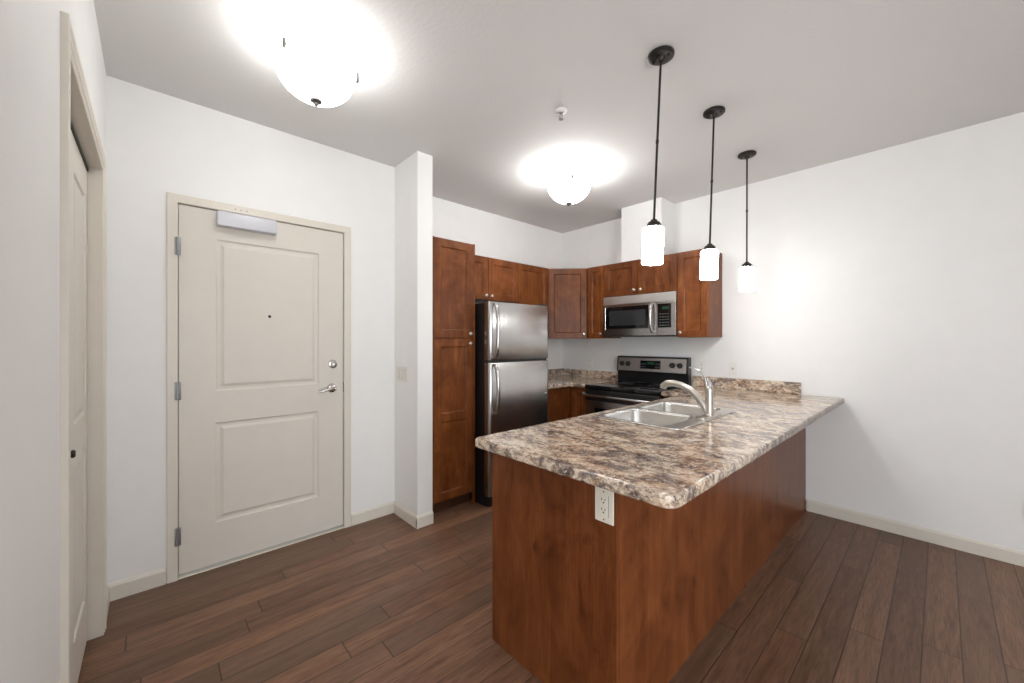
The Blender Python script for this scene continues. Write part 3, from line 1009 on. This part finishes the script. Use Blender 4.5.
def outlet(loc, rot, label, mat='white', style='duplex'):
    name = {'duplex': 'wall_outlet', 'decora': 'wall_outlet', 'jack': 'cable_jack_plate'}[style]
    o = empty(name, loc, rot, label, 'outlet' if style != 'jack' else 'wall plate')
    MB().box((-0.037, -0.006, -0.058), (0.037, -0.0003, 0.058), .0025).build('cover_plate', mat, o)
    if style == 'jack':
        MB().lathe([(0, .011), (.005, .011), (.0055, .004), (.009, .003), (.009, 0), (0, 0)], (0, -0.006, 0), (0, -1, 0), 16).build('jack', 'hinge', o, smooth=40)
        return o
    zz = (0.0165, -0.0165) if style == 'decora' else (0.019, -0.019)
    if style == 'decora':
        recs = [MB().box((-0.017, -0.0085, -0.034), (0.017, -0.0062, 0.034), .001).build('receptacle', mat, o)] * 2
        MB().box((0.0172, -0.0068, -0.036), (0.0184, -0.0061, 0.036)).build('reveal_line', 'slot', o)
    else:
        recs = [MB().box((-0.016, -0.0085, z - 0.014), (0.016, -0.0062, z + 0.014), .004).build('receptacle', mat, o) for z in zz]
    for z, f in zip(zz, recs):
        sl = MB().box((-0.0078, -0.0092, z), (-0.0052, -0.0086, z + 0.009)).box((0.0052, -0.0092, z + 0.001), (0.0074, -0.0086, z + 0.008))
        sl.cyl((0, -0.0092, z - 0.006), (0, -0.0086, z - 0.006), 0.0028, n=12).build('socket_slots', 'slot', f)
    if style == 'decora':
        for z in (0.047, -0.047):
            MB().cyl((0, -0.0075, z), (0, -0.0061, z), 0.003, n=12).build('plate_screw', 'satin', o)
    return o


outlet((-0.767, PY0 - 0.0003, 0.787), 0, 'white wall outlet on the wooden end panel of the peninsula', 'ivory', 'decora')
outlet((-2.812, YR, 1.090), 0, 'white wall outlet above the corner countertop left of the range')
outlet((-1.524, YR, 1.103), 0, 'white wall outlet behind the faucet right of the range')
outlet((-1.255, YR, 1.098), 0, 'white cable jack plate above the backsplash, right of the faucet', 'white', 'jack')
outlet((0.369, YR, 0.345), 0, 'white wall outlet low on the bare right wall')
sw = empty('light_switch', (-2.775, 1.405, 1.092), 0, 'triple rocker light switch plate on the stub wall', 'light switch')
MB().box((-0.082, -0.006, -0.058), (0.082, -0.0003, 0.058), .0025).build('cover_plate', 'switch', sw)
for i in (-1, 0, 1):
    MB().xprism([(-0.0062, -0.033), (-0.0115, -0.033), (-0.0085, 0.0), (-0.0068, 0.033), (-0.0062, 0.033)], i * 0.046 - 0.0165, i * 0.046 + 0.0165, .0005).build('rocker', 'switch', sw)
    MB().box((i * 0.046 - 0.0180, -0.0064, -0.0345), (i * 0.046 + 0.0180, -0.0059, 0.0345)).build('rocker_gap_shade', 'gapshade', sw)  # darker rectangle that paints the shade in the gap round the rocker

# ------------------------------------------------------------------ ceiling lights


def bulb(name, parent, loc, power, radius, color=(0.98, 0.985, 1.0)):
    l = bpy.data.lights.new(name, 'POINT')
    l.energy = power
    l.shadow_soft_size = radius
    l.color = color
    o = bpy.data.objects.new(name, l)
    o.location = loc
    o.parent = parent
    COL.objects.link(o)
    return o


def bowl_light(x, y, a0, label, glass='bowl', power=BULB):
    r = empty('ceiling_light', (x, y, H), 0, label, 'ceiling light', 'frosted bowl ceiling lights')
    MB().lathe([(0, 0), (.070, 0), (.073, -.006), (.070, -.030), (.055, -.036), (0, -.036)], n=40).build('canopy', 'darkmetal', r, smooth=35)
    R0, zr, zb = 0.168, -0.125, -0.252
    out = []
    for i in range(15):
        t = i / 14 * PI / 2
        out.append((R0 * math.cos(t) ** 0.92 if t < PI / 2 - 1e-6 else 0.0, zr + (zb - zr) * math.sin(t) ** 1.1))
    inner = [(max(rr - 0.005, 0.0), z + 0.005) for rr, z in reversed(out)]
    MB().lathe([(R0 - 0.005, zr + 0.003), (R0, zr + 0.003)] + out + inner + [(R0 - 0.005, zr + 0.003)], n=56).build('glass_bowl', glass, r, smooth=50)
    MB().lathe([(0, zb - .028), (.006, zb - .027), (.010, zb - .022), (.010, zb - .017), (.016, zb - .013), (.025, zb - .009), (.026, zb - .001), (.006, zb), (.006, -0.0365), (0, -0.0365)], n=28).build('finial', 'darkmetal', r, smooth=45)
    for k in range(3):
        t = a0 + k * 2 * PI / 3
        c, s_ = math.cos(t), math.sin(t)
        am = MB().tube([(0.045 * c, 0.045 * s_, -0.034), (0.060 * c, 0.060 * s_, -0.062), (0.11 * c, 0.11 * s_, -0.100), (0.158 * c, 0.158 * s_, -0.116), (0.180 * c, 0.180 * s_, -0.116)], 0.005, 10)
        am.tube([(0.178 * c, 0.178 * s_, -0.100), (0.178 * c, 0.178 * s_, -0.140)], 0.0075, 12)
        am.build('arm', 'darkmetal', r, smooth=45)
    bulb('bulb', r, (0.06, 0.06, -0.095), power / 2, 0.035)
    bulb('bulb', r, (-0.06, -0.06, -0.095), power / 2, 0.035)
    return r


bowl_light(-1.952, 0.559, math.radians(62), 'frosted bowl ceiling light in front of the entry door')
bowl_light(-2.022, 2.475, math.radians(78), 'frosted bowl ceiling light over the kitchen near the fridge', 'kitchenbowl', BULB * 2.6)

for (x, y, tilt, label) in ((-0.901, 1.790, 0.043, 'bronze pendant light nearest the free end of the peninsula'),
                            (-0.911, 2.466, 0.032, 'middle bronze pendant light of three over the peninsula'),
                            (-0.955, 3.203, 0.002, 'bronze pendant light over the peninsula closest to the bare right wall')):
    r = empty('pendant_light', (x, y, H), 0, label, 'pendant light', 'bronze pendants over the peninsula')
    rotq = Matrix.Rotation(tilt, 4, Vector((-0.7373, 0.6755, 0))).to_euler()
    c = MB().lathe([(0, 0), (.058, 0), (.060, -.004), (.059, -.013), (.052, -.018), (.020, -.020), (.012, -.034), (0, -.034)], n=40)
    c.cyl((0.038, 0.0, -.026), (0.038, 0, -.017), .005, n=12).cyl((-0.038, 0.0, -.026), (-0.038, 0, -.017), .005, n=12)
    c.build('canopy', 'bronze', r, smooth=35)
    rod = MB().cyl((0, 0, -0.035), (0, 0, -0.792), 0.0055, n=16)
    rod.cyl((0, 0, -0.41), (0, 0, -0.425), 0.0075, n=16)
    o = rod.build('rod', 'bronze', r, smooth=40)
    o.rotation_euler = rotq
    o = MB().lathe([(0, -.790), (.014, -.790), (.016, -.797), (.026, -.802), (.033, -.812), (.036, -.824), (.036, -.829), (0, -.829)], n=32).build('socket_cap', 'bronze', r, smooth=45)
    o.rotation_euler = rotq
    o = MB().lathe([(.018, -.8295), (.042, -.8295), (.0470, -.834), (.048, -.842), (.048, -.999), (.0445, -.999), (.0445, -.842), (.041, -.834), (.018, -.8335), (.018, -.8295)], n=40).build('glass_shade', 'shade', r, smooth=45)
    o.rotation_euler = rotq

spk = empty('fire_sprinkler', (-1.522, 1.789, H), 0, 'small white fire sprinkler head on the ceiling', 'sprinkler')
MB().lathe([(.014, 0), (.036, 0), (.036, -.003), (.030, -.010), (.016, -.014), (.014, -.014), (.014, 0)], n=32).build('escutcheon', 'white', spk, smooth=40)
b = MB().lathe([(0, 0), (.010, 0), (.010, -.022), (.006, -.024), (0, -.024)], n=20)
for s_ in (-1, 1):
    b.tube([(s_ * .008, 0, -.020), (s_ * .013, 0, -.032), (s_ * .009, 0, -.045), (0, 0, -.050)], .0022, 8)
b.cyl((0, 0, -.024), (0, 0, -.048), .0025, n=10)
b.lathe([(0, -.050), (.014, -.050), (.014, -.0522), (0, -.0522)], n=24)
b.build('sprinkler_head', 'satin', spk, smooth=40)
